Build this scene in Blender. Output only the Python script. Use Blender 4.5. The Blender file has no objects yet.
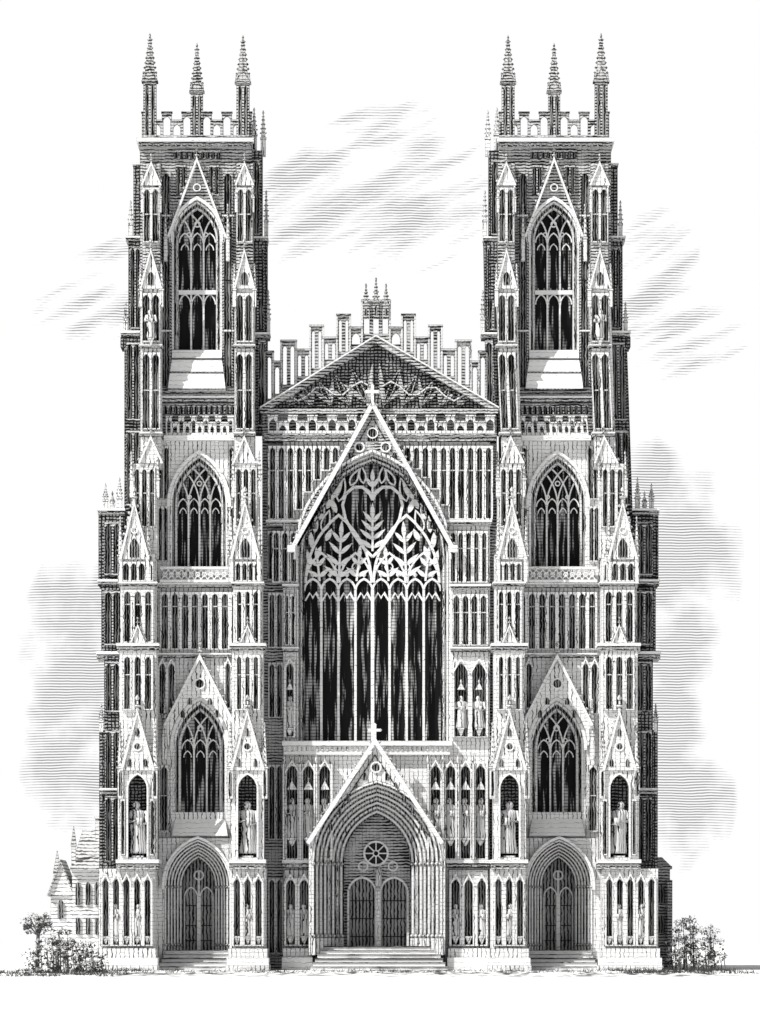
import bpy, bmesh, math, random
random.seed(7)
R=random.random
S=1/16.0
D=400.0; H=2.2
MIR=False; PFX=''
B={}
def W(x,y):
    if MIR:
        t=min(max((y-400)/60.0,0),1); x=751+6*t-x
    return ((x-380)*S,(970-y)*S)
def put(vs,fs,part,mat):
    k=(PFX+part,mat)
    V,F=B.setdefault(k,([],[]))
    o=len(V); V.extend(vs); F.extend([tuple(i+o for i in f) for f in fs])
def prism(poly,f,b,part,mat):
    jx,jy,jz=[(R()-.5)*.006 for _ in range(3)]
    P=[W(*p) for p in poly]; n=len(P)
    vs=[(x+jx,f+jy,z+jz) for x,z in P]+[(x+jx,b+jy,z+jz) for x,z in P]
    fs=[tuple(range(n)),tuple(range(2*n-1,n-1,-1))]+[(i,i+n,(i+1)%n+n,(i+1)%n) for i in range(n)]
    put(vs,fs,part,mat)
def box(x0,y0,x1,y1,f,b,part='masonry',mat='stone'):
    prism([(x0,y0),(x1,y0),(x1,y1),(x0,y1)],f,b,part,mat)
def solid(vs,fs,part,mat):
    out=[]
    for x,y,d in vs:
        a,c=W(x,y); out.append((a,d,c))
    put(out,fs,part,mat)
def strip(A,C,f,b,part,mat,closed=False):
    n=len(A); j=(R()-.5)*.006
    PA=[W(*p) for p in A]; PC=[W(*p) for p in C]
    vs=[(x,f+j,z) for x,z in PA]+[(x,f+j,z) for x,z in PC]+[(x,b+j,z) for x,z in PA]+[(x,b+j,z) for x,z in PC]
    fs=[]
    m=n if closed else n-1
    for i in range(m):
        k=(i+1)%n
        fs+= [(i,k,n+k,n+i),(2*n+i,3*n+i,3*n+k,2*n+k),(i,2*n+i,2*n+k,k),(n+i,n+k,3*n+k,3*n+i)]
    if not closed:
        fs+=[(0,n,3*n,2*n),(n-1,3*n-1,4*n-1,2*n-1)]
    put(vs,fs,part,mat)
def bar(pts,t,f,b,part='tracery',mat='trace',closed=False):
    n=len(pts); A=[];C=[]
    for i,(x,y) in enumerate(pts):
        if closed: p=pts[i-1]; q=pts[(i+1)%n]
        else: p=pts[max(i-1,0)]; q=pts[min(i+1,n-1)]
        dx,dy=q[0]-p[0],q[1]-p[1]; l=math.hypot(dx,dy) or 1
        k=t/2
        if not closed and 0<i<n-1:
            a=(x-p[0],y-p[1]); la=math.hypot(*a) or 1
            c=abs((a[0]*dx+a[1]*dy)/(la*l)); k=t/2/max(c,.45)
        A.append((x-dy/l*k,y+dx/l*k)); C.append((x+dy/l*k,y-dx/l*k))
    strip(A,C,f,b,part,mat,closed)
def circ(x,y,r,t,f,b,part='tracery',mat='trace',n=16):
    bar([(x+r*math.cos(2*math.pi*i/n),y+r*math.sin(2*math.pi*i/n)) for i in range(n)],t,f,b,part,mat,True)
def arc(xc,w,ys,ya,n=9):
    h=max(ys-ya,w*1.0001); r=(w*w+h*h)/(2*w); cx=xc-w+r
    a1=math.asin(min(1,h/r)); L=[]
    for i in range(n):
        a=a1*i/(n-1); L.append((cx-r*math.cos(a),ys-r*math.sin(a)))
    L[-1]=(xc,ys-h)
    return L+[(2*xc-x,y) for x,y in reversed(L[:-1])]
def inner(w,ys,ya,t):
    h=max(ys-ya,w*1.0001); r=(w*w+h*h)/(2*w)
    return w-t, ys-math.sqrt(max((r-t)**2-(r-w)**2,1))
def arch_wall(X0,Yt,X1,Yb,xc,w,ys,ya,yb,f,b,part='masonry',mat='stone',n=9):
    P=arc(xc,w,ys,ya,n); L=P[:n]; Rr=P[n-1:]
    prism([(X0,Yt),(xc,Yt)]+list(reversed(L))+[(xc-w,yb),(X0,yb)],f,b,part,mat)
    prism([(X1,Yt),(xc,Yt)]+Rr+[(xc+w,yb),(X1,yb)],f,b,part,mat)
    if Yb>yb+.3: box(X0,yb,X1,Yb,f,b,part,mat)
def arch_ring(xc,w,t,ys,ya,yb,f,b,part='mouldings',mat='stone'):
    wi,yi=inner(w,ys,ya,t)
    strip([(xc-w,yb)]+arc(xc,w,ys,ya)+[(xc+w,yb)],[(xc-wi,yb)]+arc(xc,wi,ys,yi)+[(xc+wi,yb)],f,b,part,mat)
    return wi,yi
def arch_fill(xc,w,ys,ya,yb,f,b,part,mat):
    prism([(xc-w,yb)]+arc(xc,w,ys,ya)+[(xc+w,yb)],f,b,part,mat)
def octa(x,y,d,r,ry=None,part='crockets',mat='stone'):
    ry=ry or r; q=r*S
    solid([(x-r,y,d),(x+r,y,d),(x,y,d-q),(x,y,d+q),(x,y-ry,d),(x,y+ry,d)],
      [(0,2,4),(2,1,4),(1,3,4),(3,0,4),(2,0,5),(1,2,5),(3,1,5),(0,3,5)],part,mat)
def frust(x,y0,y1,w0,w1,d,part,mat):
    a,b=w0*S,w1*S
    solid([(x-w0,y0,d-a),(x+w0,y0,d-a),(x+w0,y0,d+a),(x-w0,y0,d+a),(x-w1,y1,d-b),(x+w1,y1,d-b),(x+w1,y1,d+b),(x-w1,y1,d+b)],
      [(0,1,5,4),(1,2,6,5),(2,3,7,6),(3,0,4,7),(3,2,1,0),(4,5,6,7)],part,mat)
def finial(x,y,d,s=1.0):
    frust(x,y+2,y-7*s,1.1*s,.5*s,d,'finials','stone')
    octa(x,y-3*s,d,2.6*s,1.6*s,'finials'); octa(x,y-8*s,d,1.6*s,2.6*s,'finials')
def pinnacle(x,yb,yt,w,d,mat='stone',sf=.42):
    h=yb-yt; hs=w/2
    ysft=yb-h*sf
    frust(x,yb,ysft,hs,hs,d,'pinnacles',mat)
    frust(x,ysft+1.5,ysft-.5,hs*1.25,hs*1.25,d,'pinnacles',mat)
    if w>5:
        for q in ([0] if w<9 else [-.45,.45]):
            arch_fill(x+q*hs,hs*(.45 if w<9 else .27),ysft+7,ysft+4,yb-3,d-hs*S-.025,d-hs*S+.02,'pinnacle_panels','recess')
        prism([(x-hs*1.1,ysft),(x,ysft-w*.9),(x+hs*1.1,ysft)],d-hs*S*1.15,d+hs*S*1.15,'pinnacles',mat)
        if w>9:
            for s in(-1,1): frust(x+s*hs,ysft,ysft-9,1.2,.3,d-hs*S,'pinnacles',mat)
    frust(x,ysft,yt+2,hs*.9,.8 if w>9 else .5,d,'pinnacles',mat)
    n=max(3,int(h*(1-sf)/6))
    c=max(1.0,min(w*.11,1.5))
    for i in range(n):
        t=(i+.5)/n; yy=ysft-w*.5-(ysft-w*.5-yt-6)*t; ww=hs*.9*(1-t)+.7
        for s in (-1,1):
            octa(x+s*ww,yy,d,c,c*1.1,'crockets',mat)
            octa(x,yy,d+s*ww*S,c,c*1.1,'crockets',mat)
    octa(x,yt+5,d,max(1.6,w*.24),max(1.4,w*.18),'finials',mat)
    octa(x,yt+1,d,1.2,3,'finials',mat)
def gable(xc,ya,half,yb,f,b,t=3.5,fill='stone',crk=True,fin=1.0,part='gables'):
    if fill: prism([(xc-half,yb),(xc,ya),(xc+half,yb)],f+.12,b,part,fill)
    bar([(xc-half,yb),(xc,ya),(xc+half,yb)],t,f,f+.35,part,'stone_pale')
    if crk:
        L=math.hypot(half,yb-ya); n=max(3,int(L/6.5))
        for i in range(n):
            u=(i+.5)/n
            for s in (-1,1):
                nx,ny=(yb-ya)/L,half/L
                x=xc+s*half*(1-u)+s*nx*(t*.5+1); y=yb+(ya-yb)*u-ny*(t*.5+1)
                octa(x,y,f+.15,1.7,2.0)
    if fin: finial(xc,ya-1,f+.15,fin)
def lancets(x0,y0,x1,y1,n,f,depth=.28,back='recess',m=1.3,part='arcades',gab=False,split=None,mat='stone'):
    c=(x1-x0)/n
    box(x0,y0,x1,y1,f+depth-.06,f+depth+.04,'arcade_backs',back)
    for i in range(n):
        a=x0+i*c; w=c/2-m/2
        ya=y0+2; ys=ya+w*1.5
        arch_wall(a,y0,a+c,y1,a+c/2,w,ys,ya,y1-1.5,f,f+depth,part,mat,5)
        if gab:
            bar([(a+.5,ys),(a+c/2,y0-3),(a+c-.5,ys)],1.3,f-.12,f,part,'trace')
            octa(a+c/2,y0-4,f-.06,1.2,2.4)
        octa(a,ys,f-.02,1.2,1.0)
        if split: box(a+m/2,split,a+c-m/2,split+1.3,f+.08,f+depth,part,mat)
def statue(x,yb,h,d,part='statues',mat='statue',seed=0):
    k=h; rings=[(0,.17,.13),(.06,.175,.14),(.3,.14,.12),(.5,.15,.12),(.62,.12,.1),(.74,.16,.1),(.81,.15,.09),(.845,.05,.05),(.87,.055,.06),(.92,.075,.08),(.965,.06,.065),(1.0,.015,.02)]
    n=12; vs=[];fs=[]
    for j,(z,a,b) in enumerate(rings):
        for i in range(n):
            th=2*math.pi*i/n
            m=1+(.14*math.cos(5*th+seed) if z<.6 else 0)
            vs.append((x+a*k*m*math.cos(th)+ .03*k*math.sin(z*3+seed),yb-z*k,d+b*k*m*math.sin(th)*S))
    for j in range(len(rings)-1):
        for i in range(n):
            fs.append((j*n+i,j*n+(i+1)%n,(j+1)*n+(i+1)%n,(j+1)*n+i))
    fs.append(tuple(range(n-1,-1,-1))); fs.append(tuple(range((len(rings)-1)*n,len(rings)*n)))
    solid(vs,fs,part,mat)
    def limb(P,rs):
        vs=[];fs=[];m=6
        for (px,pz,pd),r in zip(P,rs):
            for i in range(m):
                th=2*math.pi*i/m
                vs.append((x+px*k+r*k*math.cos(th),yb-pz*k+r*k*.4*math.sin(th)*1.5,d+pd*k*S+r*k*math.sin(th)*S))
        for j in range(len(P)-1):
            for i in range(m): fs.append((j*m+i,j*m+(i+1)%m,(j+1)*m+(i+1)%m,(j+1)*m+i))
        fs.append(tuple(range(m))); fs.append(tuple(range((len(P)-1)*m,len(P)*m)))
        solid(vs,fs,part,mat)
    limb([(-.15,.79,0),(-.2,.6,-.03),(-.03,.62,-.15)],[.05,.045,.03])
    limb([(.15,.79,0),(.2,.58,-.03),(.05,.54,-.15)],[.05,.045,.03])
    solid([(x-.02*k,yb-.68*k,d-.16*k*S),(x+.1*k,yb-.68*k,d-.16*k*S),(x+.1*k,yb-.54*k,d-.16*k*S),(x-.02*k,yb-.54*k,d-.16*k*S),
           (x-.02*k,yb-.68*k,d-.12*k*S),(x+.1*k,yb-.68*k,d-.12*k*S),(x+.1*k,yb-.54*k,d-.12*k*S),(x-.02*k,yb-.54*k,d-.12*k*S)],
          [(0,1,2,3),(7,6,5,4),(0,4,5,1),(1,5,6,2),(2,6,7,3),(3,7,4,0)],part,mat)
def ped(x,y,d,w=5):
    frust(x,y,y+2,w,w*.9,d,'pedestals','stone'); frust(x,y+8,y+2,w*.2,w*.8,d,'pedestals','stone')
def canopy(x,y,d,w=6):
    prism([(x-w,y),(x,y-w*1.9),(x+w,y)],d-w*S*.8,d+.2,'canopies','stone')
    octa(x,y-w*2.1,d-w*S*.3,1.3,3)
def string(x0,y0,x1,y1,f,b,mat='stone'):
    h=y1-y0
    box(x0,y0,x1,y0+h*.4,f-.22,b,'string_courses','stone_pale' if mat=='stone' else mat)
    box(x0+.6,y0+h*.4,x1-.6,y1,f-.1,b,'string_courses','stone_mid')
    n=int((x1-x0)/7)
    for i in range(n): octa(x0+(i+.5)*(x1-x0)/n,y0+h*.75,f-.13,1.3,1.2,'string_courses')
def crenel(x0,x1,yt,yb,n,f,b,low=7,mer=True,mat='stone',gap=False):
    c=(x1-x0)/n
    for i in range(n):
        a=x0+i*c; t=yt if i%2==0 else yt+low
        w=c/2-1.5
        arch_wall(a,t,a+c,yb,a+c/2,w,t+3+w*1.4,t+3,yb-3,f,b,'parapet',mat,5)
        box(a-.6,t-1.6,a+c+.6,t,f-.08,b+.08,'parapet',mat)
def window(xc,w,ys,ya,yb,n,f,tr=None,rings=2,rt=2.4,bt=1.7):
    d=f+.05; ww,yy=w,ya
    arch_ring(xc,w+3,3,ys,ys-(ys-ya)*(w+3)/w,ys+2,f-.22,f,'hood_moulds','trace')
    for i in range(rings):
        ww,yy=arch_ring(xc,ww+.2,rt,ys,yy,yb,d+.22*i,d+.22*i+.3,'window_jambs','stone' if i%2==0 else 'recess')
    g=d+.22*rings+.1
    arch_fill(xc,w,ys,ya,yb,g+.32,g+.36,'glazing','glass')
    h=ys-yy; r=(ww*ww+h*h)/(2*ww)
    def inside(x,y): 
        dx=abs(x-xc); cxx=r-ww
        return (dx+cxx)**2+(ys-y)**2<(r+.6)**2
    for i in range(1,n):
        x=xc-ww+2*ww*i/n
        bar([(x,yb),(x,ys)],bt,g,g+.22)
        for s in (-1,1):
            P=[]
            for j in range(24):
                a=j*.06; px=x+s*(r-r*math.cos(a)); py=ys-r*math.sin(a)
                if not inside(px,py): break
                P.append((px,py))
            if len(P)>1: bar(P,bt*.85,g,g+.2)
    lw=ww/n
    for i in range(n):
        x=xc-ww+2*ww*(i+.5)/n
        bar(arc(x,lw*.9,ys+1,ys+1-lw*1.5,5),bt*.7,g+.02,g+.18)
        if tr: 
            bar(arc(x,lw*.9,tr+lw*1.6+2,tr+2,5),bt*.7,g+.02,g+.18)
        bar(arc(x,lw*.6,ys+lw*1.4,ys+lw*.4,5),bt*.6,g+.04,g+.18)
    circ(xc,ys-h*.55,lw*.42,bt*.7,g,g+.2)
    for s in(-1,1): circ(xc+s*ww*.45,ys-h*.22,lw*.3,bt*.6,g,g+.2)
    if tr:
        box(xc-ww,tr-2,xc+ww,tr+2.2,g-.08,g+.24,'tracery','trace')
        for i in range(n*2): octa(xc-ww+ww*(i+.5)/n,tr-3,g-.04,1.0,1.6,'tracery')
def steps(x0,x1,y0,y1,n,f,run=.45,grow=2.0):
    for i in range(n):
        yt=y0+(y1-y0)*i/n
        box(x0-i*grow,yt+.9,x1+i*grow,y1-.05*i,f-run*i,f+2.5,'steps','stone_pale')
        box(x0-i*grow-.6,yt,x1+i*grow+.6,yt+.9,f-run*i-.06,f+2.5,'steps','stone_mid')

def tower():
    box(141,149,252,836,1.6,9.6,'tower_core','stone_mid'); box(141,836,252,970,2.7,9.6,'tower_core','stone_mid')
    arch_wall(140,148,252,396,197,25,240,201,350,0,1.6,'tower_wall','stone_mid')
    window(197,25,240,201,350,3,0.0,tr=291,rings=3,rt=2.3)
    gable(197,160,29,238,-.45,-.05,2.6,None,True,1.1)
    circ(197,188,3.5,1.2,-.3,-.05)
    for s in (-1,1): pinnacle(197+s*31,262,205,4,-.3)
    for i,(a,b,y0,y1) in enumerate([(25,25,350,360),(25,27,360,374),(27,29,374,391)]):
        f=-.05-.3*i
        solid([(197-a,y0,f),(197+a,y0,f),(197+b,y1,f-.3),(197-b,y1,f-.3),(197-a,y0,1.2),(197+a,y0,1.2),(197+b,y1,1.2),(197-b,y1,1.2)],
           [(0,1,2,3),(7,6,5,4),(0,4,5,1),(1,5,6,2),(2,6,7,3),(3,7,4,0)],'weatherings','stone_pale')
        box(197-b-1,y1-1.2,197+b+1,y1,f-.36,1.0,'weatherings','stone_dark')
    lancets(161,172,171,388,1,-.25,.25,'recess',2.4,split=280,mat='stone_mid'); lancets(223,172,233,388,1,-.25,.25,'recess',2.4,split=280,mat='stone_mid')
    for yy in(215,330): 
        box(160,yy,172,yy+2,-.3,0,'tower_wall','stone'); box(222,yy,234,yy+2,-.3,0,'tower_wall','stone')
    lancets(174,150,221,160,9,-.2,.2,'recess',1.4,mat='stone_mid')
    lancets(176,165,186,196,2,-.2,.2,'recess',1.4,mat='stone_mid'); lancets(209,165,219,196,2,-.2,.2,'recess',1.4,mat='stone_mid')
    box(137,139,254,143,-.75,9.9,'cornice','stone_pale'); box(139,143,252,148.5,-.55,9.8,'cornice','stone_mid')
    for i in range(20): octa(142+i*5.7,146,-.6,1.6,1.4,'cornice')
    crenel(142,252,114,139,11,-.4,-.1,8,mat='stone_mid')
    box(142,122,145,139,-.1,9.5,'parapet','stone_mid'); box(249,122,252,139,-.1,9.5,'parapet','stone_mid'); box(142,126,252,139,9.3,9.6,'parapet','stone_mid')
    pinnacle(150,139,35,13,-.1,'stone_mid',.55); pinnacle(243,139,37,13,-.1,'stone_mid',.55); pinnacle(197,139,45,12,-.1,'stone_mid',.5)
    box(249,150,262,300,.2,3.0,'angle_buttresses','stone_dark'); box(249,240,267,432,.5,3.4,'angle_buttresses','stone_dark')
    lancets(251.5,160,260,235,1,.0,.2,'recess',1.8,mat='stone_mid')
    lancets(251.5,245,264,330,2,.25,.25,'recess',1.8,mat='stone_mid'); lancets(258,340,266,426,1,.25,.25,'recess',1.8,mat='stone_mid')
    string(249,236,268,241,.3,3); string(249,332,270,337,.3,3)
    pinnacle(254,152,108,5.5,.5); pinnacle(263,155,110,5,.9)
    pinnacle(266,240,190,4,.9); pinnacle(268,337,290,4,.9)
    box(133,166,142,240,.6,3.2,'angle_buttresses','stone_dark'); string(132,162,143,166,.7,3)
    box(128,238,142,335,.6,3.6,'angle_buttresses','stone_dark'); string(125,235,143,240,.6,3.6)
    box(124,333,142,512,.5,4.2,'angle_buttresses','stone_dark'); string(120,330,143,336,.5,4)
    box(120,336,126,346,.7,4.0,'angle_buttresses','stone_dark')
    lancets(130,246,140,328,2,.35,.25,'recess',1.4,mat='stone_mid'); lancets(126,342,140,420,2,.25,.25,'recess',1.6,mat='stone_mid'); lancets(126,430,140,505,2,.25,.25,'recess',1.6,mat='stone_mid')
    pinnacle(130,238,200,4,1.0); pinnacle(125,333,302,4,.9)
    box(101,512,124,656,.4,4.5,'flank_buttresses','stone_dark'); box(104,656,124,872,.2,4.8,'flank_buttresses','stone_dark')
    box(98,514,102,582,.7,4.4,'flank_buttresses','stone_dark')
    lancets(104,522,121,575,2,.1,.3,'recess',1.8,mat='stone_mid'); lancets(104,590,121,645,2,.1,.3,'recess',1.8,mat='stone_mid')
    lancets(105,662,120,712,2,-.1,.3,'recess',1.8,mat='stone_mid'); lancets(105,730,120,790,2,-.1,.3,'recess',1.8,mat='stone_mid');lancets(105,796,120,862,2,-.1,.3,'recess',1.8,mat='stone_mid')
    string(97,508,125,514,.4,4.5); string(97,579,124,585,.4,4.5); string(96,651,124,659,.3,4.6); string(99,788,122,794,.1,4.6)
    pinnacle(105,510,484,4.5,.8); pinnacle(119,510,478,5,.8); pinnacle(101,732,705,4,.4); pinnacle(112,512,492,4,.8)
    box(99,730,104,872,.3,4.8,'flank_buttresses','stone_dark')
    # ---- middle bands
    box(155,396,240,440,.02,1.6,'tower_wall','stone_mid')
    string(158,396,238,402,-.1,1)
    lancets(163,404,235,416,14,-.2,.2,'recess',1.6,mat='stone_mid')
    crenel(166,234,418,436,11,-.5,-.25,6)
    box(164,436,236,441,-.7,1,'string_courses','stone_pale')
    arch_wall(155,440,240,586,199,29,505,455,568,0,1.6,'tower_wall','stone')
    window(199,29,505,455,568,4,0.0,rings=3,rt=2.6)
    lancets(158,446,169,500,2,-.2,.2,'recess',1.4); lancets(229,446,240,500,2,-.2,.2,'recess',1.4)
    lancets(158,506,168,562,2,-.2,.2,'recess',1.4); lancets(230,506,240,562,2,-.2,.2,'recess',1.4)
    n=11; c=72.0/n
    for i in range(n):
        x=162+i*c; bar([(x,570),(x+c,580)],1,-.55,-.4,'balustrade'); bar([(x+c,570),(x,580)],1,-.55,-.4,'balustrade'); circ(x+c/2,575,2.1,.9,-.58,-.4,'balustrade','trace',8)
    box(160,567,236,570,-.65,-.3,'balustrade','stone_pale'); box(160,580,236,583,-.65,1,'balustrade','stone_pale')
    string(157,583,240,588,-.2,1)
    box(155,586,240,692,.02,1.6,'tower_wall','stone')
    lancets(160,592,240,650,8,-.3,.3,'recess',4.2,gab=False,split=606)
    string(157,653,240,658,-.15,1)
    lancets(158,662,176,715,2,-.25,.25,'recess',3.6,gab=True); lancets(224,662,240,715,2,-.25,.25,'recess',3.6,gab=True)
    arch_wall(155,690,240,838,200,27,748,701,812,0,1.6,'tower_wall','stone')
    window(200,27,748,701,812,3,0.0,rings=3,rt=2.8)
    P=arc(200,30,746,697)
    prism([(200,662),(200,697)]+list(reversed(P[:9]))+[(168,746),(166,720)],-.6,-.05,'gables','stone')
    prism([(200,662),(200,697)]+P[8:]+[(232,746),(234,720)],-.6,-.05,'gables','stone')
    gable(200,657,35,726,-.85,-.5,3,None,True,1.4)
    circ(200,684,5,1.4,-.7,-.55); arch_fill(200,3.6,684,680,688,-.66,-.55,'gable_panels','recess')
    for s in(-1,1):
        arch_fill(200+s*10,2.2,702,698,705,-.66,-.58,'gable_panels','recess'); arch_fill(200+s*17,2,714,710,718,-.66,-.58,'gable_panels','recess')
        pinnacle(200+s*35,760,700,5,-.4)
    solid([(176,812,.3),(224,812,.3),(228,836,-.7),(172,836,-.7),(176,812,1.2),(224,812,1.2),(228,838,1.2),(172,838,1.2)],
           [(0,1,2,3),(7,6,5,4),(0,4,5,1),(1,5,6,2),(2,6,7,3),(3,7,4,0)],'weatherings','stone_pale')
    lancets(158,765,170,832,1,-.2,.2,'recess',5,split=795); lancets(230,765,240,832,1,-.2,.2,'recess',4)
    # ---- side portal
    arch_wall(155,838,240,970,198,33,885,839.5,966,-.4,2.9,'tower_wall','stone')
    arch_ring(198,36,3,885,836,890,-.75,-.4,'hood_moulds','stone_pale')
    w,ya=33,840
    for i in range(6):
        w2,y2=arch_ring(198,w,1.6,885,ya,966,-.5+.3*i,-.2+.3*i+.15,'portal_orders','stone_pale')
        w,ya=arch_ring(198,w2,1.3,885,y2,966,-.36+.3*i,-.05+.3*i+.3,'portal_orders','recess')
    arch_fill(198,w+1,885,ya-1,966,1.9,2.0,'door','wood')
    box(197.3,870,199,952,1.75,1.9,'door','trace')
    for s in(-1,1):
        bar([(198+s*w*.5-w*.42,952)]+arc(198+s*w*.5,w*.42,897,887,6)+[(198+s*w*.5+w*.42,952)],1.3,1.75,1.9,'door')
        for yy in(905,925,940): box(198+s*2 if s>0 else 198-w,yy,198+w if s>0 else 196,yy+1,1.84,1.9,'door_ironwork','iron')
    circ(198,875,4.5,1.4,1.72,1.9,'door')
    for k in range(6):
        for s in(-1,1):
            octa(198+s*(32-k*2.9),887,-.5+.3*k,1.9,1.7,'portal_orders'); octa(198+s*(32-k*2.9),945,-.5+.3*k,1.9,1.7,'portal_orders')
    steps(166,230,950,970,5,-.6,.45,1.8)
    # ---- buttresses
    for (a,b,al,bl,nx) in ((121,158,101,157,139.5),(233,264,231,267,248.5)):
        c=(a+b)/2; uc=152 if a<200 else 245; hw=10.5 if a<200 else 10
        box(uc-hw+1.5,165,uc+hw-1.5,300,-1.2,1,'buttress','stone_mid')
        lancets(uc-hw+2,190,uc+hw-2,245,2,-1.45,.25,'recess',2.6,split=216)
        gable(uc,166,hw-1,188,-1.5,-1.1,2,'stone',True,.9)
        pinnacle(uc-hw+2,215,178,3.6,-1.3); pinnacle(uc+hw-2,215,178,3.6,-1.3)
        box(uc-hw,290,uc+hw,470,-1.7,1,'buttress','stone')
        gable(uc,254,hw,292,-2.05,-1.2,2.4,'stone',True,1.1)
        arch_fill(uc,3,280,275,288,-1.97,-1.9,'gable_panels','recess')
        pinnacle(uc-hw,310,268,4,-1.9); pinnacle(uc+hw,310,268,4,-1.9)
        lancets(uc-hw+1,296,uc+hw-1,345,2,-1.98,.28,'recess',2.8)
        string(uc-hw-1,347,uc+hw+1,351,-1.8,0)
        lancets(uc-hw+1,355,uc+hw-1,432,2,-1.98,.28,'recess',3.0,split=392)
        if a<200: statue(uc,341,28,-2.1,seed=a); ped(uc,341,-2.1,3.5)
        string(uc-hw-1,434,uc+hw+1,439,-1.8,0)
        gable(uc,440,hw+1,466,-2.3,-1.7,2.2,'stone',True,1)
        m=(uc+c)/2
        box(m-13,466,m+13,560,-2.1,1,'buttress','stone')
        lancets(m-11,470,m+11,530,3,-2.38,.28,'recess',3,split=495)
        pinnacle(m-13,500,455,4,-2.2); pinnacle(m+13,500,455,4,-2.2)
        box(a+1,556,b-1,650,-2.6,1,'buttress','stone')
        cc=136 if a<200 else 246
        gable(cc,506,14,562,-2.95,-2.1,2.8,'stone',True,1.5)
        arch_fill(cc,4.5,550,541,560,-2.88,-2.8,'gable_panels','recess'); circ(cc,533,3,1.2,-2.92,-2.8)
        pinnacle(cc-14,585,520,5,-2.7); pinnacle(cc+14,585,520,5,-2.7)
        lancets(a+3,564,b-3,584,4,-2.85,.25,'recess',2.4)
        string(a-1,584,b+1,589,-2.7,0)
        lancets(a+3,592,b-3,645,3,-2.9,.3,'recess',4.4,split=606)
        string(a-3,645,b+3,653,-2.9,0)
        gable(c,628,7,645,-3.1,-2.7,1.6,'stone',True,.8)
        box(a,652,b,772,-2.9,1,'buttress','stone')
        lancets(a+3,657,b-3,712,3,-3.2,.3,'recess',4.6,split=676)
        gable(nx,714,16,772,-3.55,-2.8,3,'stone',True,1.6)
        circ(nx,748,4,1.4,-3.5,-3.4); arch_fill(nx,3,749,745.5,752,-3.48,-3.4,'gable_panels','recess')
        for s in(-1,1): arch_fill(nx+s*8,1.8,764,760,768,-3.48,-3.4,'gable_panels','recess')
        arch_fill(nx,1.6,733,730,738,-3.48,-3.4,'gable_panels','recess')
        pinnacle(nx-17,800,725,6,-3.3); pinnacle(nx+17,800,725,6,-3.3)
        arch_wall(a-1,770,b+1,864,nx,9.5,790,776,858,-3.3,-1.9,'buttress','stone'); box(a-1,770,b+1,864,-1.9,1,'buttress','stone_dark')
        arch_ring(nx,11,1.8,790,774,858,-3.5,-3.3,'niche','trace')
        for s in(-1,1):
            xx=nx+s*14.5
            if a-1<xx-2 and xx+2<b+1: lancets(xx-2.5,800,xx+2.5,856,1,-3.5,.2,'recess',2.2)
        ped(nx,856,-2.8,6)
        STAT.append((nx,854,52,-2.8,MIR,a))
        string(a-3,860,b+3,870,-3.6,0,'stone_pale')
        box(al,869,bl,970,-3.4,1,'buttress','stone')
        nn=5 if a<200 else 3
        lancets(al+2,878,bl-2,946,nn,-3.9,.5,'recess',5,gab=True)
        cw=(bl-al-4)/nn
        for k in range(nn):
            if k%2==1: statue(al+2+cw*(k+.5),936,32,-3.65,seed=k*1.7)
            ped(al+2+cw*(k+.5),936,-3.65,3.4)
        box(al-1.5,948,bl+1.5,958,-4.05,1,'plinth','stone'); box(al-3,957.5,bl+3,970,-4.3,1,'plinth','stone_pale'); box(al-4,965,bl+4,970,-4.5,1,'plinth','stone')
STAT=[]
PFX='north_tower_'; MIR=False; tower()
PFX='south_tower_'; MIR=True; tower()
MIR=False; PFX='nave_'
# ------------------------------------------------------------------ centre
XC=372.5
box(262,440,283,970,.7,6,'recess_wall','stone_mid'); box(487,440,497,970,.7,6,'recess_wall','stone_mid')
lancets(267,446,283,520,2,.4,.3,'recess',2.8); lancets(267,530,283,580,2,.4,.3,'recess',2.8)
for yy in(592,662,764,878): lancets(268,yy,283,yy+(56 if yy<700 else 76),2,.4,.3,'recess',3.0,mat='stone')
arch_wall(283,438,490,756,XC,76,556,454,741,0,1.6,'wall','stone',12)
box(283,755,316,970,0,1.6,'wall','stone'); box(442,755,490,970,0,1.6,'wall','stone')
arch_wall(312,755,446,862,377,64.6,862,781.5,862,0,.6,'wall','stone',12)
c=9.0
h=556-454; r=(76*76+h*h)/(2*76)
x=268
while x<488:
    dx=min(abs(x-XC),abs(x+c-XC)); lim=520
    if dx<80:
        q=r*r-(dx+4+r-76-4)**2 if dx+ (r-76)<r+2 else 0
        ay=556-math.sqrt(max(q,0)); lim=min(520,ay-6) if dx<76 else 520
    if lim-446>14: lancets(x,446,x+c,lim,1,-.35,.35,'recess',4.0,split=(470 if lim>490 else None))
    x+=c
string(266,520,302,526,-.3,1); string(446,520,492,526,-.3,1)
string(264,434,497,442,-.35,1,'stone_mid')
for (a,b,n) in ((272,298,3),(449,488,5)):
    lancets(a,531,b,583,n,-.3,.3,'recess',3.8,gab=False,split=548)
for (a,b,n) in ((284,296,2),(452,488,4)):
    string(a-2,584,b+3,590,-.2,1)
    lancets(a,594,b,646,n,-.3,.3,'recess',3.6,split=612)
    string(a-2,647,b+3,652,-.2,1)
    lancets(a,662,b,738,max(1,n//2),-.45,.45,'recess',5.0,gab=True)
    k=max(1,n//2); cw=(b-a)/k
    for i in range(k): statue(a+cw*(i+.5),728,32,-.2,seed=i*2); ped(a+cw*(i+.5),728,-.28,4); canopy(a+cw*(i+.5),690,-.3,4)
w,ya=76,454
for i in range(4):
    w,ya=arch_ring(XC,w,1.6 if i%2 else 2.2,556,ya,741,.0+.22*i,.5+.22*i,'great_window_jambs','stone' if i%2==0 else 'recess')
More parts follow.
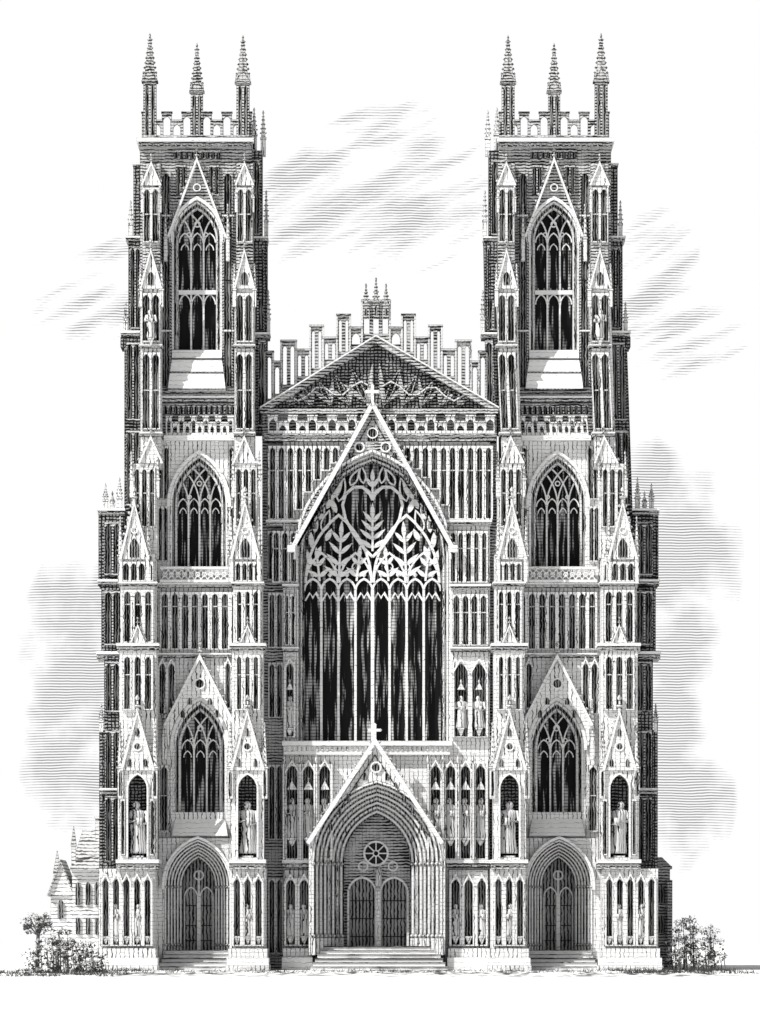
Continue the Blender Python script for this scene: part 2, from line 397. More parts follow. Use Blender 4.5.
arch_ring(XC,79,3,556,450,560,-.9,-.5,'hood_moulds','stone')
GW,GY=w,ya
arch_fill(XC,76,556,454,741,1.5,1.55,'glazing','glass')
gf,gb=1.0,1.2
nl=8; lw=2*GW/nl
for i in range(1,nl):
    x=XC-GW+lw*i; t=3.4 if i==4 else 2.4
    bar([(x,741),(x,588)],t,gf-(.12 if i==4 else 0),gb)
for i in range(nl):
    x=XC-GW+lw*(i+.5)
    bar(arc(x,lw*.5,590,578,6),2.2,gf,gb)
    bar([(x-lw*.45,600),(x-lw*.18,592),(x,597),(x+lw*.18,592),(x+lw*.45,600)],1.5,gf+.05,gb)
    octa(x,574,gf+.05,2.4,3,'tracery','trace')
def leaf(x,y,ang,L,wd,solid_=True,t=1.5,mat='trace'):
    a=math.radians(ang); ux,uy=math.sin(a),-math.cos(a); vx,vy=-uy,ux
    A=[];Cc=[]
    for i in range(9):
        s=i/8; m=wd*math.sin(math.pi*s**.75)
        A.append((x+ux*L*s+vx*m,y+uy*L*s+vy*m)); Cc.append((x+ux*L*s-vx*m,y+uy*L*s-vy*m))
    loop=A+list(reversed(Cc[1:-1]))
    if solid_: prism(loop,gf+.02*R(),gb,'tracery',mat)
    else: bar(loop,t,gf-.02,gb,'tracery',mat,closed=True)
def frond(x,y,ang,L,n,ll,wd,a0=58):
    a=math.radians(ang); ux,uy=math.sin(a),-math.cos(a)
    bar([(x,y),(x+ux*L,y+uy*L)],2.2,gf-.05,gb)
    for i in range(n):
        s=(i+.35)/n
        for sg in(-1,1): leaf(x+ux*L*s,y+uy*L*s,ang+sg*(a0-22*s),ll*(1-.2*s),wd*(1-.15*s))
    leaf(x+ux*L*.95,y+uy*L*.95,ang,ll*.9,wd)
for s in(-1,1):
    frond(XC+s*34,580,-s*3,46,4,19,2.3)
    frond(XC+s*53,580,s*6,22,2,15,2.2)
    frond(XC+s*16,580,-s*6,24,2,15,2.2)
    bar(arc(XC+s*34,33,582,514,9),2.6,gf-.04,gb)
    bar(arc(XC+s*51,16,582,552,7),2.0,gf-.02,gb); bar(arc(XC+s*17,16,582,552,7),2.0,gf-.02,gb)
    # curvilinear heart
    hp=[(0,556),(9,547),(19,533),(27,518),(30,504),(27,493),(19,486),(10,486),(3,492),(0,499)]
    bar([(XC+s*px,py) for px,py in hp],2.8,gf-.06,gb)
    # flowing daggers round the heart
    for (dx,y,ang,L) in ((60,548,8,20),(58,532,-6,18),(53,519,-16,18),(46,508,-24,18),(62,564,14,16),(39,497,-30,18),(47,540,-26,14),(56,556,-22,12),(36,512,22,18)):
        leaf(XC+s*dx,y,s*ang,L,2.8)
    for (dx,y,ang,L,wd) in ((34,500,-14,24,4),(50,530,-18,22,4),(22,484,-28,18,3.4),(9,482,8,18,3.2)):
        leaf(XC+s*dx,y,s*ang,L,wd,False,1.7)
frond(XC,550,0,34,4,18,2.3)
frond(XC,498,0,18,2,15,2.2,50)
for x in(339,356,389,406): circ(x,566,4,1.4,gf,gb,n=8)
P=arc(XC,79,556,450,12)
prism([(XC,408),(XC,450)]+list(reversed(P[:12]))+[(XC-80,556),(XC-80,549)],-.75,-.05,'great_gable','stone_mid')
prism([(XC,408),(XC,450)]+P[11:]+[(XC+80,556),(XC+80,549)],-.75,-.05,'great_gable','stone_mid')
gable(XC,405,80,549,-1.1,-.75,4.5,None,True,0)
bar([(XC-66,540),(XC,418),(XC+66,540)],1.3,-.85,-.7,'great_gable','stone_dark')
for s in(-1,1):
    circ(XC+s*13,448,4.6,1.6,-.87,-.75); arch_fill(XC+s*13,2.8,449,446,451,-.81,-.74,'gable_panels','recess')
    for k in range(6):
        xx=XC+s*(22+k*7.2); yy=455+k*12+ (k*k*.35)
        arch_fill(xx,2.2,yy+2,yy-2,yy+6,-.81,-.74,'gable_panels','recess')
    box(XC+s*81-4,546,XC+s*81+4,553,-1.15,-.1,'great_gable','stone_pale')
arch_fill(XC,5,436,427,442,-.81,-.74,'gable_panels','recess'); circ(XC,434,5,1.3,-.85,-.75)
def cross(x,y,d,s=1.0):
    frust(x,y+2,y-4*s,2.4*s,1.2*s,d,'finials','stone')
    box(x-1.5*s,y-18*s,x+1.5*s,y-2,d-.1,d+.1,'finials','trace'); box(x-6*s,y-13.5*s,x+6*s,y-10.5*s,d-.12,d+.12,'finials','trace')
    for q in((-6,-12),(6,-12),(0,-18)): octa(x+q[0]*s,y+q[1]*s,d,2*s,2*s,'finials','trace')
cross(XC,405,-1,1.0)
box(282,741,452,746,-.7,1.2,'sill','stone_pale'); box(284,746,450,755,-.5,1,'sill','stone_pale')
for i in range(33): box(286+i*5,747,288.4+i*5,751,-.56,-.5,'sill','stone')
for (a,b,n) in ((284,333,3),(428,488,4)):
    lancets(a,764,b,860,n,-.7,.7,'recess',6,gab=True,split=None)
    cw=(b-a)/n
    for i in range(n):
        xx=a+cw*(i+.5); statue(xx,838,40,-.3,seed=i*1.3); ped(xx,838,-.35,5); canopy(xx,790,-.4,5)
        box(xx-cw/2-1,764,xx-cw/2+1,860,-.95,-.6,'arcades','stone'); octa(xx-cw/2,760,-.75,1.8,6)
string(282,860,312,868,-.5,1); string(446,860,490,868,-.5,1)
for (a,b,n) in ((284,311,2),(449,488,3)):
    lancets(a,878,b,946,n,-.9,.6,'recess',5,gab=True); box(a,870,b,960,-.3,.2,'wall','stone')
    cw=(b-a)/n
    for i in range(n):
        if i!=1 or n==2: statue(a+cw*(i+.5),936,32,-.6,seed=i)
        ped(a+cw*(i+.5),936,-.65,4)
    box(a-1,948,b+1,958,-1.1,1,'plinth','stone'); box(a-2,957,b+2,970,-1.5,1,'plinth','stone_pale')
# great portal
PC=378; pf=-1.9; dk=.40
P=arc(PC-1,65,862,781,12)
for sg,Q in ((-1,list(reversed(P[:12]))),(1,P[11:])):
    prism([(PC-1,746),(PC-1,781)]+Q+[(PC-1+sg*65,955),(PC-1+sg*68,955),(PC-1+sg*68,844)],pf,.2,'portal_gable','stone')
gable(PC-3,742,67,844,pf-.35,pf,4.5,None,True,0)
cross(PC-3,742,pf-.2,.9)
bar([(PC-55,836),(PC-3,756),(PC+50,836)],1.2,pf-.1,pf+.05,'portal_gable','stone_dark')
circ(PC-2,768,5,1.5,pf-.12,pf); arch_fill(PC-2,3.4,769,765,772,pf-.05,pf+.05,'gable_panels','recess')
for k in range(5):
    for s in(-1,1): arch_fill(PC-2+s*(11+k*8.5),2,778+k*8.5+k*k,773+k*8.5+k*k,781+k*8.5+k*k,pf-.05,pf+.05,'gable_panels','recess')
w,ya=65,781
for i in range(8):
    w,ya=arch_ring(PC-1,w,2.4,862,ya,955,pf-.05+dk*i,pf+.45+dk*i,'portal_orders','stone_pale' if i%2 else 'stone')
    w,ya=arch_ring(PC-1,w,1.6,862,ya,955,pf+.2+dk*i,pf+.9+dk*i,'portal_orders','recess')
for k in range(8):
    for s in(-1,1):
        xx=PC-1+s*(63.5-k*4); octa(xx,864,pf-.05+dk*k,2.4,2.6,'portal_orders'); octa(xx,936,pf-.05+dk*k,2.6,2.6,'portal_orders')
        box(xx-2.2,938,xx+2.2,955,pf-.15+dk*k,pf+.6+dk*k,'portal_orders','stone')
tw=pf+dk*8+.7
IW,IY=w,ya
arch_wall(PC-IW-3,IY-6,PC,955,PC-16,13,893,878,955,tw,tw+.4,'tympanum','stone_mid'); arch_wall(PC,IY-6,PC+IW+3,955,PC+16,13,893,878,955,tw+.01,tw+.4,'tympanum','stone_mid')
for s in(-1,1):
    arch_ring(PC+s*16,15,2.2,893,876,950,tw-.18,tw,'portal_door_arches','trace')
    arch_fill(PC+s*16,13.5,893,877,955,tw+.3,tw+.36,'door','wood')
    for yy in(900,918,936): box(PC+s*16-12,yy,PC+s*16+12,yy+1.1,tw+.25,tw+.3,'door_ironwork','iron')
    circ(PC+s*15,866,4.5,1.5,tw-.12,tw)
box(PC-2.2,872,PC+2.2,955,tw-.3,tw,'trumeau','stone'); octa(PC,888,tw-.3,3.5,3,'trumeau'); statue(PC,886,20,tw-.4)
RC=(PC-2,853)
prism([(RC[0]+11*math.cos(i*math.pi/8),RC[1]+11*math.sin(i*math.pi/8)) for i in range(16)],tw-.05,tw,'rose','iron')
circ(RC[0],RC[1],12,2,tw-.22,tw); circ(RC[0],RC[1],3,1.3,tw-.2,tw,n=8)
for k in range(8):
    a=k*math.pi/4; bar([(RC[0]+3*math.cos(a),RC[1]+3*math.sin(a)),(RC[0]+11*math.cos(a),RC[1]+11*math.sin(a))],1.2,tw-.15,tw)
steps(322,436,946,970,6,pf+.9,.5,2.2)
# ---- parapet / gable top
box(262,412,497,440,.3,1.6,'wall','stone_mid')
box(264,409,498,414,-.3,1.2,'cornice','stone_mid')
crenel(268,495,417,434,23,-.45,-.15,6)
GX=376
prism([(262,412),(GX,342),(497,412)],.35,1.2,'roof_gable','stone_dark')
bar([(260,412),(GX,340),(499,412)],6,-.25,1.0,'roof_gable_coping','stone_mid'); bar([(260,408),(GX,336),(499,408)],1.6,-.4,-.2,'roof_gable_coping','stone_pale')
gfs,gbs=gf,gb
gf,gb=.16,.36
for s in(-1,1):
    for k in range(5):
        x0=GX+s*(8+k*19); hh=(118-(8+k*19))*.61
        if hh<10: continue
        for q,ang in((0,-6),(1,24),(2,52)):
            leaf(x0,407-q*2,s*ang,hh*(.72-.1*q),2.6,mat='stone_mid',solid_=(q!=1),t=1.3)
    bar([(GX+s*(6+i*9),398-6*math.sin(i*1.4)-(100-i*9)*.12) for i in range(11)],1.6,gf-.05,gb,'roof_gable','stone')
gf,gb=gfs,gbs
def roofy(x): return 340+abs(x-GX)*72/118.0
M=[(362,390,301),(350,362,328),(337,350,315),(323,337,338),(310,323,326),(296,310,350),(281,296,341),(273,281,362),(265,273,352)]
M+= [(2*GX-b,2*GX-a,t) for a,b,t in M[1:]]
for a,b,t in M:
    k=2 if b-a>12.5 else 1
    if b-a>20: k=3
    bot=max(roofy(a),roofy(b))+2; cw=(b-a)/k
    for i in range(k):
        xx=a+cw*(i+.5); wd=cw/2-1.9
        bb=min(roofy(a),roofy(b))-5 if b-a<20 else 333
        if bb-t<10: bb=t+10
        arch_wall(a+cw*i,t,a+cw*(i+1),bot,xx,wd,t+4+wd*1.5,t+4,bb,.5,.9,'stepped_parapet','stone_mid',5)
    box(a-1,t-2,b+1,t,.35,.95,'stepped_parapet','stone_mid')
    for xx in (a,b): box(xx-.9,t,xx+.9,bot,.38,.6,'stepped_parapet','stone')
for x,y in((366,284),(376,278),(386,284)): pinnacle(x,318,y,6,.5,'stone_mid')
box(262,440,497,970,6,45,'body','stone_mid'); box(262,415,497,441,1.5,45,'body','stone_mid')
solid([(262,414,1.3),(497,414,1.3),(GX,345,1.3),(262,414,45),(497,414,45),(GX,345,45)],[(0,1,2),(5,4,3),(0,2,5,3),(1,4,5,2),(0,3,4,1)],'roof','lead')
box(110,640,141,970,9,45,'aisle','stone_mid'); box(616,640,645,970,9,45,'aisle','stone_mid')

# ================================================================= materials
def mat_new(name):
    m=bpy.data.materials.new(name); m.use_nodes=True; nt=m.node_tree; nt.nodes.clear(); return m,nt
def N(nt,t,**k):
    n=nt.nodes.new(t)
    for a,b in k.items(): setattr(n,a,b)
    return n
def math_(nt,op,a,b=None,clamp=False):
    n=nt.nodes.new('ShaderNodeMath'); n.operation=op; n.use_clamp=clamp
    for i,v in enumerate((a,b)):
        if v is None: continue
        if isinstance(v,(int,float)): n.inputs[i].default_value=v
        else: nt.links.new(v,n.inputs[i])
    return n.outputs[0]
def noise(nt,vec,scale,detail=3):
    n=nt.nodes.new('ShaderNodeTexNoise'); n.inputs['Scale'].default_value=scale; n.inputs['Detail'].default_value=detail
    nt.links.new(vec,n.inputs['Vector']); return n.outputs[0]
def mixc(nt,fac,a,b):
    n=nt.nodes.new('ShaderNodeMix'); n.data_type='RGBA'
    if isinstance(fac,(int,float)): n.inputs[0].default_value=fac
    else: nt.links.new(fac,n.inputs[0])
    for i,v in ((6,a),(7,b)):
        if isinstance(v,(int,float)): n.inputs[i].default_value=(v,v,v,1)
        else: nt.links.new(v,n.inputs[i])
    return n.outputs[2]
def stone(name,base,ink,period,duty,axis='Z',edge=0.05,var=.5,cross=0):
    m,nt=mat_new(name)
    geo=N(nt,'ShaderNodeNewGeometry'); pos=geo.outputs['Position']
    sep=N(nt,'ShaderNodeSeparateXYZ'); nt.links.new(pos,sep.inputs[0])
    n1=noise(nt,pos,.9,4); n2=noise(nt,pos,3.5,3)
    def lines(ax,per,du):
        if ax=='Z': c=sep.outputs[2]
        else: c=math_(nt,'ADD',sep.outputs[0],math_(nt,'MULTIPLY',sep.outputs[1],.83))
        c=math_(nt,'ADD',c,math_(nt,'MULTIPLY',n2,per*.9))
        fr=math_(nt,'FRACT',math_(nt,'DIVIDE',c,per))
        nn=n1 if ax=='Z' else math_(nt,'SUBTRACT',1.0,n1)
        d=math_(nt,'MULTIPLY',math_(nt,'ADD',math_(nt,'MULTIPLY',math_(nt,'SUBTRACT',nn,.5),var*6),1.0),du)
        return math_(nt,'LESS_THAN',fr,d)
    l=lines(axis,period,duty)
    if cross: l=math_(nt,'MAXIMUM',l,lines('X' if axis=='Z' else 'Z',period*1.15,cross))
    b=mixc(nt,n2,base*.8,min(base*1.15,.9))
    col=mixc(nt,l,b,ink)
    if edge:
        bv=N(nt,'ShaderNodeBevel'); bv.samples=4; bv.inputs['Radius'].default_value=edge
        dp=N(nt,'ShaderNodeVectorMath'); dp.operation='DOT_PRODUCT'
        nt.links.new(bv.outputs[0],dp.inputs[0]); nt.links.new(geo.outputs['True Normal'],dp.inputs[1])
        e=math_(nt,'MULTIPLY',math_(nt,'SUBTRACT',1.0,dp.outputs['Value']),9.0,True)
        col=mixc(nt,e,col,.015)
    p=N(nt,'ShaderNodeBsdfPrincipled'); p.inputs['Roughness'].default_value=.95
    p.inputs['Specular IOR Level'].default_value=.05
    nt.links.new(col,p.inputs['Base Color'])
    o=N(nt,'ShaderNodeOutputMaterial'); nt.links.new(p.outputs[0],o.inputs[0])
    return m
MATS={
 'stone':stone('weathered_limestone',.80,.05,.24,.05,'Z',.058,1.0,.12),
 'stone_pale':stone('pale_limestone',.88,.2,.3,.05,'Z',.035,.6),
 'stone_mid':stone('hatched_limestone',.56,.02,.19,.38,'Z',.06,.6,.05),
 'stone_dark':stone('dense_hatched_limestone',.32,.012,.2,.5,'Z',.055,.5,.3),  # darker stone with dense engraved hatch lines in both directions
 'recess':stone('recess_shade_stone',.26,.008,.17,.58,'X',0,.5),  # shade of recesses and openings painted in as dark hatching
 'trace':stone('tracery_stone',.82,.2,.4,.05,'Z',0,.3),
 'statue':stone('carved_stone',.62,.03,.2,.25,'X',0,.6),
 'wood':stone('oak_door',.34,.015,.22,.42,'X',0,.3),
 'iron':stone('wrought_iron',.03,.02,.3,.2,'X',0,.3),
 'lead':stone('lead_roof',.12,.04,.5,.2,'X',0,.3),
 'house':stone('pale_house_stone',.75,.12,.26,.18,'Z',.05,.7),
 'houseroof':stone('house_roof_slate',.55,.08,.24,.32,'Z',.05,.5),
 'bark':stone('bark',.15,.03,.1,.3,'X',0,.5),
}
def glass():
    m,nt=mat_new('leaded_glass')
    geo=N(nt,'ShaderNodeNewGeometry'); mp=N(nt,'ShaderNodeMapping'); mp.inputs['Scale'].default_value=(3.4,1,.22)
    nt.links.new(geo.outputs['Position'],mp.inputs[0])
    n=noise(nt,mp.outputs[0],1.6,5)
    f=math_(nt,'MULTIPLY',math_(nt,'SUBTRACT',n,.535),11,True)  # pale vertical streaks: reflections painted into the glass colour
    sep=N(nt,'ShaderNodeSeparateXYZ'); nt.links.new(geo.outputs['Position'],sep.inputs[0])
    fr=math_(nt,'LESS_THAN',math_(nt,'FRACT',math_(nt,'DIVIDE',sep.outputs[2],.2)),.4)
    f=math_(nt,'MULTIPLY',f,math_(nt,'SUBTRACT',1.0,math_(nt,'MULTIPLY',fr,.6)))
    col=mixc(nt,f,.008,.6)
    p=N(nt,'ShaderNodeBsdfPrincipled'); p.inputs['Roughness'].default_value=.6; p.inputs['Specular IOR Level'].default_value=.1
    nt.links.new(col,p.inputs['Base Color']); o=N(nt,'ShaderNodeOutputMaterial'); nt.links.new(p.outputs[0],o.inputs[0]); return m
MATS['glass']=glass()
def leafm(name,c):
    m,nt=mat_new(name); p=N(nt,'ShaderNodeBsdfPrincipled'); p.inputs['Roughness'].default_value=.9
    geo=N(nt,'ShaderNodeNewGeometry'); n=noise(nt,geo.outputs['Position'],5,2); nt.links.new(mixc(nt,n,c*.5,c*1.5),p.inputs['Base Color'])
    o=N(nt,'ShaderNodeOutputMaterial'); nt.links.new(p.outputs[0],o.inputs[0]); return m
MATS['leaf_lit']=leafm('leaf_lit',.55); MATS['leaf_dark']=leafm('leaf_dark',.04)

def mkobj(name,vs,fs,mat,parent=None,smooth=False):
    me=bpy.data.meshes.new(name); me.from_pydata(vs,[],fs); me.materials.append(MATS[mat] if isinstance(mat,str) else mat)
    bm=bmesh.new(); bm.from_mesh(me); bmesh.ops.recalc_face_normals(bm,faces=bm.faces); bm.to_mesh(me); bm.free()
    ob=bpy.data.objects.new(name,me); bpy.context.scene.collection.objects.link(ob)
    if parent: ob.parent=parent
    if smooth:
        for p in me.polygons: p.use_smooth=True
    return ob
def empty(name):
    e=bpy.data.objects.new(name,None); bpy.context.scene.collection.objects.link(e); return e
def flush(parent):
    for (part,mat),(V,F) in B.items():
        mkobj(part+('' if mat=='stone' else '_'+MATS[mat].name),V,F,mat,parent,'statue' in part)
    B.clear()
flush(empty('gothic_cathedral'))
PFX=''
for (x,y,h,d,mir,sd) in STAT:
    MIR=mir; statue(x,y,h,d,'figure','statue',sd)
    V,F=B.pop(('figure','statue')); mkobj('stone_statue',V,F,'statue',None,True)
MIR=False
# ---------------------------------------------------------------- neighbours
def depthmap(Y):
    k=(D+Y)/D
    global W
    def W(x,y): return ((x-380)*S*k, max(-.1,H+((970-y)*S-H)*k))
depthmap(30)
box(72,868,104,975,30,44,'walls','house')
solid([(70,870,29.5),(106,870,29.5),(106,870,44.5),(70,870,44.5),(78,828,37),(106,828,37)],[(0,1,5,4),(1,2,5),(2,3,4,5),(3,0,4),(3,2,1,0)],'roof','houseroof')
for x in(78,88,97):
    arch_fill(x,2.4,886,882,905,29.85,29.95,'windows','recess'); box(x-2,918,x+2,934,29.85,29.95,'windows','recess')
box(92,816,97,840,35,36,'chimney','house'); box(91,815,98,817.5,34.9,36.1,'chimney','house')
box(50,893,72,975,31,38,'wing','house'); prism([(48,895),(60,862),(73,895)],30.8,38.2,'wing_gable','house')
bar([(47,896),(60,861),(74,896)],1.6,30.6,38.3,'wing_gable','houseroof')
arch_fill(60,3,905,899,918,30.85,30.95,'windows','recess')
frust(55,893,872,3.5,3.5,33,'turret','house'); frust(55,873,850,4.2,.3,33,'turret','houseroof')
frust(73,870,846,2.2,2.2,31,'turret','house'); frust(73,846,826,3,.3,31,'turret','houseroof')
box(40,918,52,975,32,36,'outbuilding','house'); box(39,916,53,919,31.8,36.2,'outbuilding','houseroof')
flush(empty('stone_house'))
depthmap(14)
box(648,868,670,975,14,26,'walls','stone_mid'); box(647,860,656,870,14.2,25,'walls','stone_mid')
box(646,866,672,869,13.8,26.2,'cornice','stone_mid')
solid([(648,866,13.9),(671,866,13.9),(671,866,26),(648,866,26),(650,856,20),(666,856,20)],[(0,1,5,4),(1,2,5),(2,3,4,5),(3,0,4),(3,2,1,0)],'roof','stone_mid')
for y in(885,915): arch_fill(661,3.5,y+5,y,y+18,13.85,13.95,'windows','recess')
string(647,905,671,909,13.9,20); box(667,880,672,975,13.4,20,'buttress','stone_mid')
flush(empty('chapter_building'))

def PX(x,y,Y):
    k=(D+Y)/D; return ((x-380)*S*k, H+((970-y)*S-H)*k)
def foliage(name,outline,Y,depth,dens,leaf,seed,trunk=None):
    rnd=random.Random(seed); e=empty(name)
    VV={'leaf_lit':([],[]),'leaf_dark':([],[])}; stems=[]
    for (x,yt,yb) in outline:
        X,Zt=PX(x,yt,Y); _,Zb=PX(x,yb,Y); Zb=max(Zb,.05)
        nz=max(2,int((Zt-Zb)/.32))
        for j in range(nz):
            for k in range(2):
                z=Zb+(Zt-Zb)*(j+rnd.random())/nz; cy=Y+rnd.uniform(-depth,depth)*(1-.5*j/nz); cx=X+rnd.uniform(-.3,.3)
                if rnd.random()<.12: continue
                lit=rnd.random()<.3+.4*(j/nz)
                cr=rnd.uniform(.18,.34); stems.append((cx,cy,z))
                for i in range(dens):
                    u=[rnd.gauss(0,1) for _ in range(3)]; l=math.sqrt(sum(v*v for v in u)); q=cr*rnd.uniform(.6,1)
                    p=[cx+u[0]/l*q,cy+u[1]/l*q,max(.03,z+u[2]/l*q*.8)]
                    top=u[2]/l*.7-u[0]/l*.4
                    m='leaf_lit' if (top>-.05 and lit) or top>.55 else 'leaf_dark'  # light painted into leaf tone: paler on clump tops and sunward side
                    V,F=VV[m]
                    a=[rnd.gauss(0,1) for _ in range(3)]; l=math.sqrt(sum(v*v for v in a)); a=[v/l*leaf*rnd.uniform(.6,1.4) for v in a]
                    b=[rnd.gauss(0,1) for _ in range(3)]; l=math.sqrt(sum(v*v for v in b)); b=[v/l*leaf*.55 for v in b]
                    o=len(V)
                    V+= [tuple(p[k2]-a[k2] for k2 in range(3)),tuple(p[k2]+b[k2] for k2 in range(3)),tuple(p[k2]+a[k2] for k2 in range(3)),tuple(p[k2]-b[k2] for k2 in range(3))]
                    F.append((o,o+1,o+2,o+3))
    for m,(V,F) in VV.items():
        if F: mkobj('foliage_'+m,V,F,m,e)
    V=[];F=[]
    def limb(a,b,r0,r1):
        o=len(V)
        for p,r in((a,r0),(b,r1)):
            for i in range(6):
                t=i*math.pi/3; V.append((p[0]+r*math.cos(t),p[1]+r*math.sin(t),p[2]))
        for i in range(6): F.append((o+i,o+(i+1)%6,o+6+(i+1)%6,o+6+i))
    if trunk:
        limb((trunk[0],Y,-.1),(trunk[0]+.08,Y,trunk[1]),.15,.1)
        for c in stems[::3]: limb((trunk[0]+.08,Y,trunk[1]*.85),c,.06,.02)
    else:
        for c in stems[::4]: limb((c[0]+.1,c[1],-.05),c,.045,.015)
    mkobj('branches',V,F,'bark',e)
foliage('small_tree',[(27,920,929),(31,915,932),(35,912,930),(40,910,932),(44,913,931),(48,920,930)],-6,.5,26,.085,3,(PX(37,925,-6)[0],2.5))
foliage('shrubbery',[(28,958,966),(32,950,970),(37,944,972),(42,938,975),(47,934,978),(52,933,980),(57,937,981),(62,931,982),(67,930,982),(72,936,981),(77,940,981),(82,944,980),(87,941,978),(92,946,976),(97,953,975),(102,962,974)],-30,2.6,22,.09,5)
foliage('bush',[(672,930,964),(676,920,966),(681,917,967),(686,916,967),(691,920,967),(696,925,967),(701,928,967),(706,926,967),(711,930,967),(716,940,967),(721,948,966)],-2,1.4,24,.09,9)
V=[];F=[]
for i in range(4600):
    if R()<.5: x=random.uniform(-22.0,-14); y=random.uniform(-64,-6)
    else: x=random.uniform(14,21.4); y=random.uniform(-40,2)
    if R()<.2: x=random.uniform(-17,17); y=random.uniform(-34,-6)
    if math.sin(x*2.1+y*.3)+math.sin(x*.9-y*.21)<-.1: continue
    hgt=random.uniform(.1,.3); dx=random.uniform(-.25,.25); o=len(V)
    V+=[(x-.02,y,0),(x+.02,y,0),(x+dx,y,hgt)]; F.append((o,o+1,o+2))
mkobj('grass',V,F,'leaf_dark')
# ---------------------------------------------------------------- ground
m,nt=mat_new('pale_gravel_ground')
geo=N(nt,'ShaderNodeNewGeometry'); sep=N(nt,'ShaderNodeSeparateXYZ'); nt.links.new(geo.outputs['Position'],sep.inputs[0])
mp=N(nt,'ShaderNodeMapping'); mp.inputs['Scale'].default_value=(.35,.03,1); nt.links.new(geo.outputs['Position'],mp.inputs[0])
n1=noise(nt,mp.outputs[0],1.0,6)
mp2=N(nt,'ShaderNodeMapping'); mp2.inputs['Scale'].default_value=(1.6,.12,1); nt.links.new(geo.outputs['Position'],mp2.inputs[0])
n2=noise(nt,mp2.outputs[0],1.0,3)
near=math_(nt,'SUBTRACT',1.0,math_(nt,'DIVIDE',math_(nt,'ABSOLUTE',math_(nt,'ADD',sep.outputs[1],28)),52),True)
side=math_(nt,'SUBTRACT',1.0,math_(nt,'MULTIPLY',math_(nt,'SUBTRACT',math_(nt,'ABSOLUTE',sep.outputs[0]),18.0),.35,True),True)
f=math_(nt,'MULTIPLY',math_(nt,'MULTIPLY',near,side),math_(nt,'MULTIPLY',math_(nt,'SUBTRACT',n1,.42),8,True))
f=math_(nt,'MULTIPLY',math_(nt,'MULTIPLY',f,1.7,True),math_(nt,'MULTIPLY',math_(nt,'SUBTRACT',n2,.44),10,True))
col=mixc(nt,f,.85,.10)
p=N(nt,'ShaderNodeBsdfPrincipled'); p.inputs['Roughness'].default_value=1; p.inputs['Specular IOR Level'].default_value=0; nt.links.new(col,p.inputs['Base Color'])
o=N(nt,'ShaderNodeOutputMaterial'); nt.links.new(p.outputs[0],o.inputs[0])
mkobj('ground',[(-3000,-3000,0),(3000,-3000,0),(3000,3000,0),(-3000,3000,0)],[(0,1,2,3)],m)
# ---------------------------------------------------------------- sky backdrop
Rb=900.0; K=(D+Rb)/D
m,nt=mat_new('engraved_cloud_sky')
geo=N(nt,'ShaderNodeNewGeometry'); sep=N(nt,'ShaderNodeSeparateXYZ'); nt.links.new(geo.outputs['Position'],sep.inputs[0])
X=math_(nt,'DIVIDE',sep.outputs[0],K); Z=math_(nt,'ADD',math_(nt,'DIVIDE',math_(nt,'SUBTRACT',sep.outputs[2],H),K),H)
cmb=N(nt,'ShaderNodeCombineXYZ'); nt.links.new(X,cmb.inputs[0]); nt.links.new(Z,cmb.inputs[2])
def stretched(sx,sz,rot=0):
    mp=N(nt,'ShaderNodeMapping'); mp.inputs['Scale'].default_value=(sx,1,sz)
    r0=N(nt,'ShaderNodeMapping'); r0.inputs['Rotation'].default_value=(0,rot,0); nt.links.new(cmb.outputs[0],r0.inputs[0])
    nt.links.new(r0.outputs[0],mp.inputs[0]); return mp.outputs[0]
ns=noise(nt,stretched(.3,.32),1,7); nst=noise(nt,stretched(.16,.75,.42),1.0,7)
mask=None
for (px,py,rx,ry,kind) in [(330,210,110,48,1),(420,205,80,62,1),(385,122,66,24,1),(300,165,46,38,1),(85,315,70,36,1),(118,262,44,22,1),(690,345,56,34,1),(650,280,45,75,1),
                         (80,665,58,112,0),(70,770,46,56,0),(112,600,32,56,0),(675,560,62,100,0),(648,490,44,54,0),(680,645,44,48,0),(680,800,52,66,0),(668,740,40,56,0)]:
    cx,cz=(px-380)*S,(970-py)*S
    dx=math_(nt,'DIVIDE',math_(nt,'SUBTRACT',X,cx),rx*S); dz=math_(nt,'DIVIDE',math_(nt,'SUBTRACT',Z,cz),ry*S)
    if kind: dz=math_(nt,'SUBTRACT',dz,math_(nt,'MULTIPLY',dx,.35))
    e=math_(nt,'SUBTRACT',1.0,math_(nt,'ADD',math_(nt,'MULTIPLY',dx,dx),math_(nt,'MULTIPLY',dz,dz)))
    q=math_(nt,'ADD',e,math_(nt,'MULTIPLY',math_(nt,'SUBTRACT',nst if kind else ns,.5 if not kind else .55),7.0 if kind else 4.0))
    q=math_(nt,'MULTIPLY',q,.75 if kind else 1.0)
    q=math_(nt,'MINIMUM',q,math_(nt,'MULTIPLY',math_(nt,'ADD',e,.25),3.0))
    mask=q if mask is None else math_(nt,'MAXIMUM',mask,q)
mk=math_(nt,'MULTIPLY',mask,1.3,True)
fr=math_(nt,'FRACT',math_(nt,'DIVIDE',math_(nt,'ADD',Z,math_(nt,'MULTIPLY',ns,.35)),.17))
ln=math_(nt,'LESS_THAN',fr,math_(nt,'MULTIPLY',mk,.44))
col=mixc(nt,ln,1.0,.36)
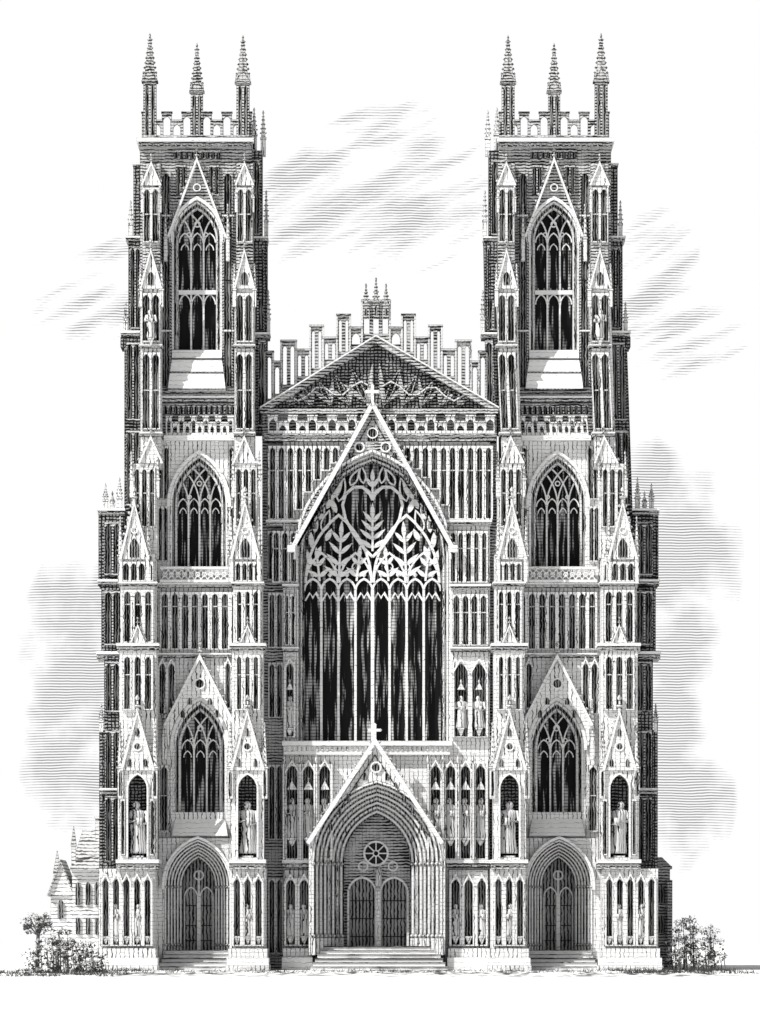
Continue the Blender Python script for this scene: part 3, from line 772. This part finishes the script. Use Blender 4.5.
em=N(nt,'ShaderNodeEmission'); nt.links.new(col,em.inputs[0]); em.inputs[1].default_value=1.0
o=N(nt,'ShaderNodeOutputMaterial'); nt.links.new(em.outputs[0],o.inputs[0])
V=[];F=[]
n=48
for i in range(n+1):
    a=math.pi*i/n; yy=Rb*math.sqrt(max(math.sin(a),0))
    V+=[(Rb*1.6*math.cos(a),yy,-5),(Rb*1.6*math.cos(a),yy,900)]
for i in range(n): F.append((2*i,2*i+2,2*i+3,2*i+1))
mkobj('sky',V,F,m)
# ---------------------------------------------------------------- light
sc=bpy.context.scene
el,az=math.radians(46),math.radians(52)
w=bpy.data.worlds.new('World'); sc.world=w; w.use_nodes=True; nt=w.node_tree; nt.nodes.clear()
sk=N(nt,'ShaderNodeTexSky'); sk.sky_type='NISHITA'; sk.sun_disc=False; sk.sun_elevation=el; sk.sun_rotation=math.radians(180+52)
bw=N(nt,'ShaderNodeRGBToBW'); nt.links.new(sk.outputs[0],bw.inputs[0])
bg=N(nt,'ShaderNodeBackground'); nt.links.new(bw.outputs[0],bg.inputs[0]); bg.inputs[1].default_value=.10
o=N(nt,'ShaderNodeOutputWorld'); nt.links.new(bg.outputs[0],o.inputs[0])
L=bpy.data.lights.new('sun','SUN'); L.energy=5.0; L.angle=math.radians(.5); L.color=(1,.99,.97)
lo=bpy.data.objects.new('sun',L); sc.collection.objects.link(lo)
from mathutils import Vector
d=Vector((math.sin(az)*math.cos(el),math.cos(az)*math.cos(el),-math.sin(el)))
lo.rotation_euler=d.to_track_quat('-Z','Y').to_euler()
cam=bpy.data.cameras.new('camera'); co=bpy.data.objects.new('camera',cam); sc.collection.objects.link(co)
co.location=(0,-D,H); co.rotation_euler=(math.pi/2,0,0)
cam.sensor_fit='VERTICAL'; cam.sensor_height=24; cam.lens=24*D/64.0
cam.shift_y=((970-512)*S-H)/64.0; cam.clip_start=1; cam.clip_end=6000
sc.camera=co
sc.view_settings.view_transform='Standard'; sc.view_settings.look='None'; sc.view_settings.exposure=0
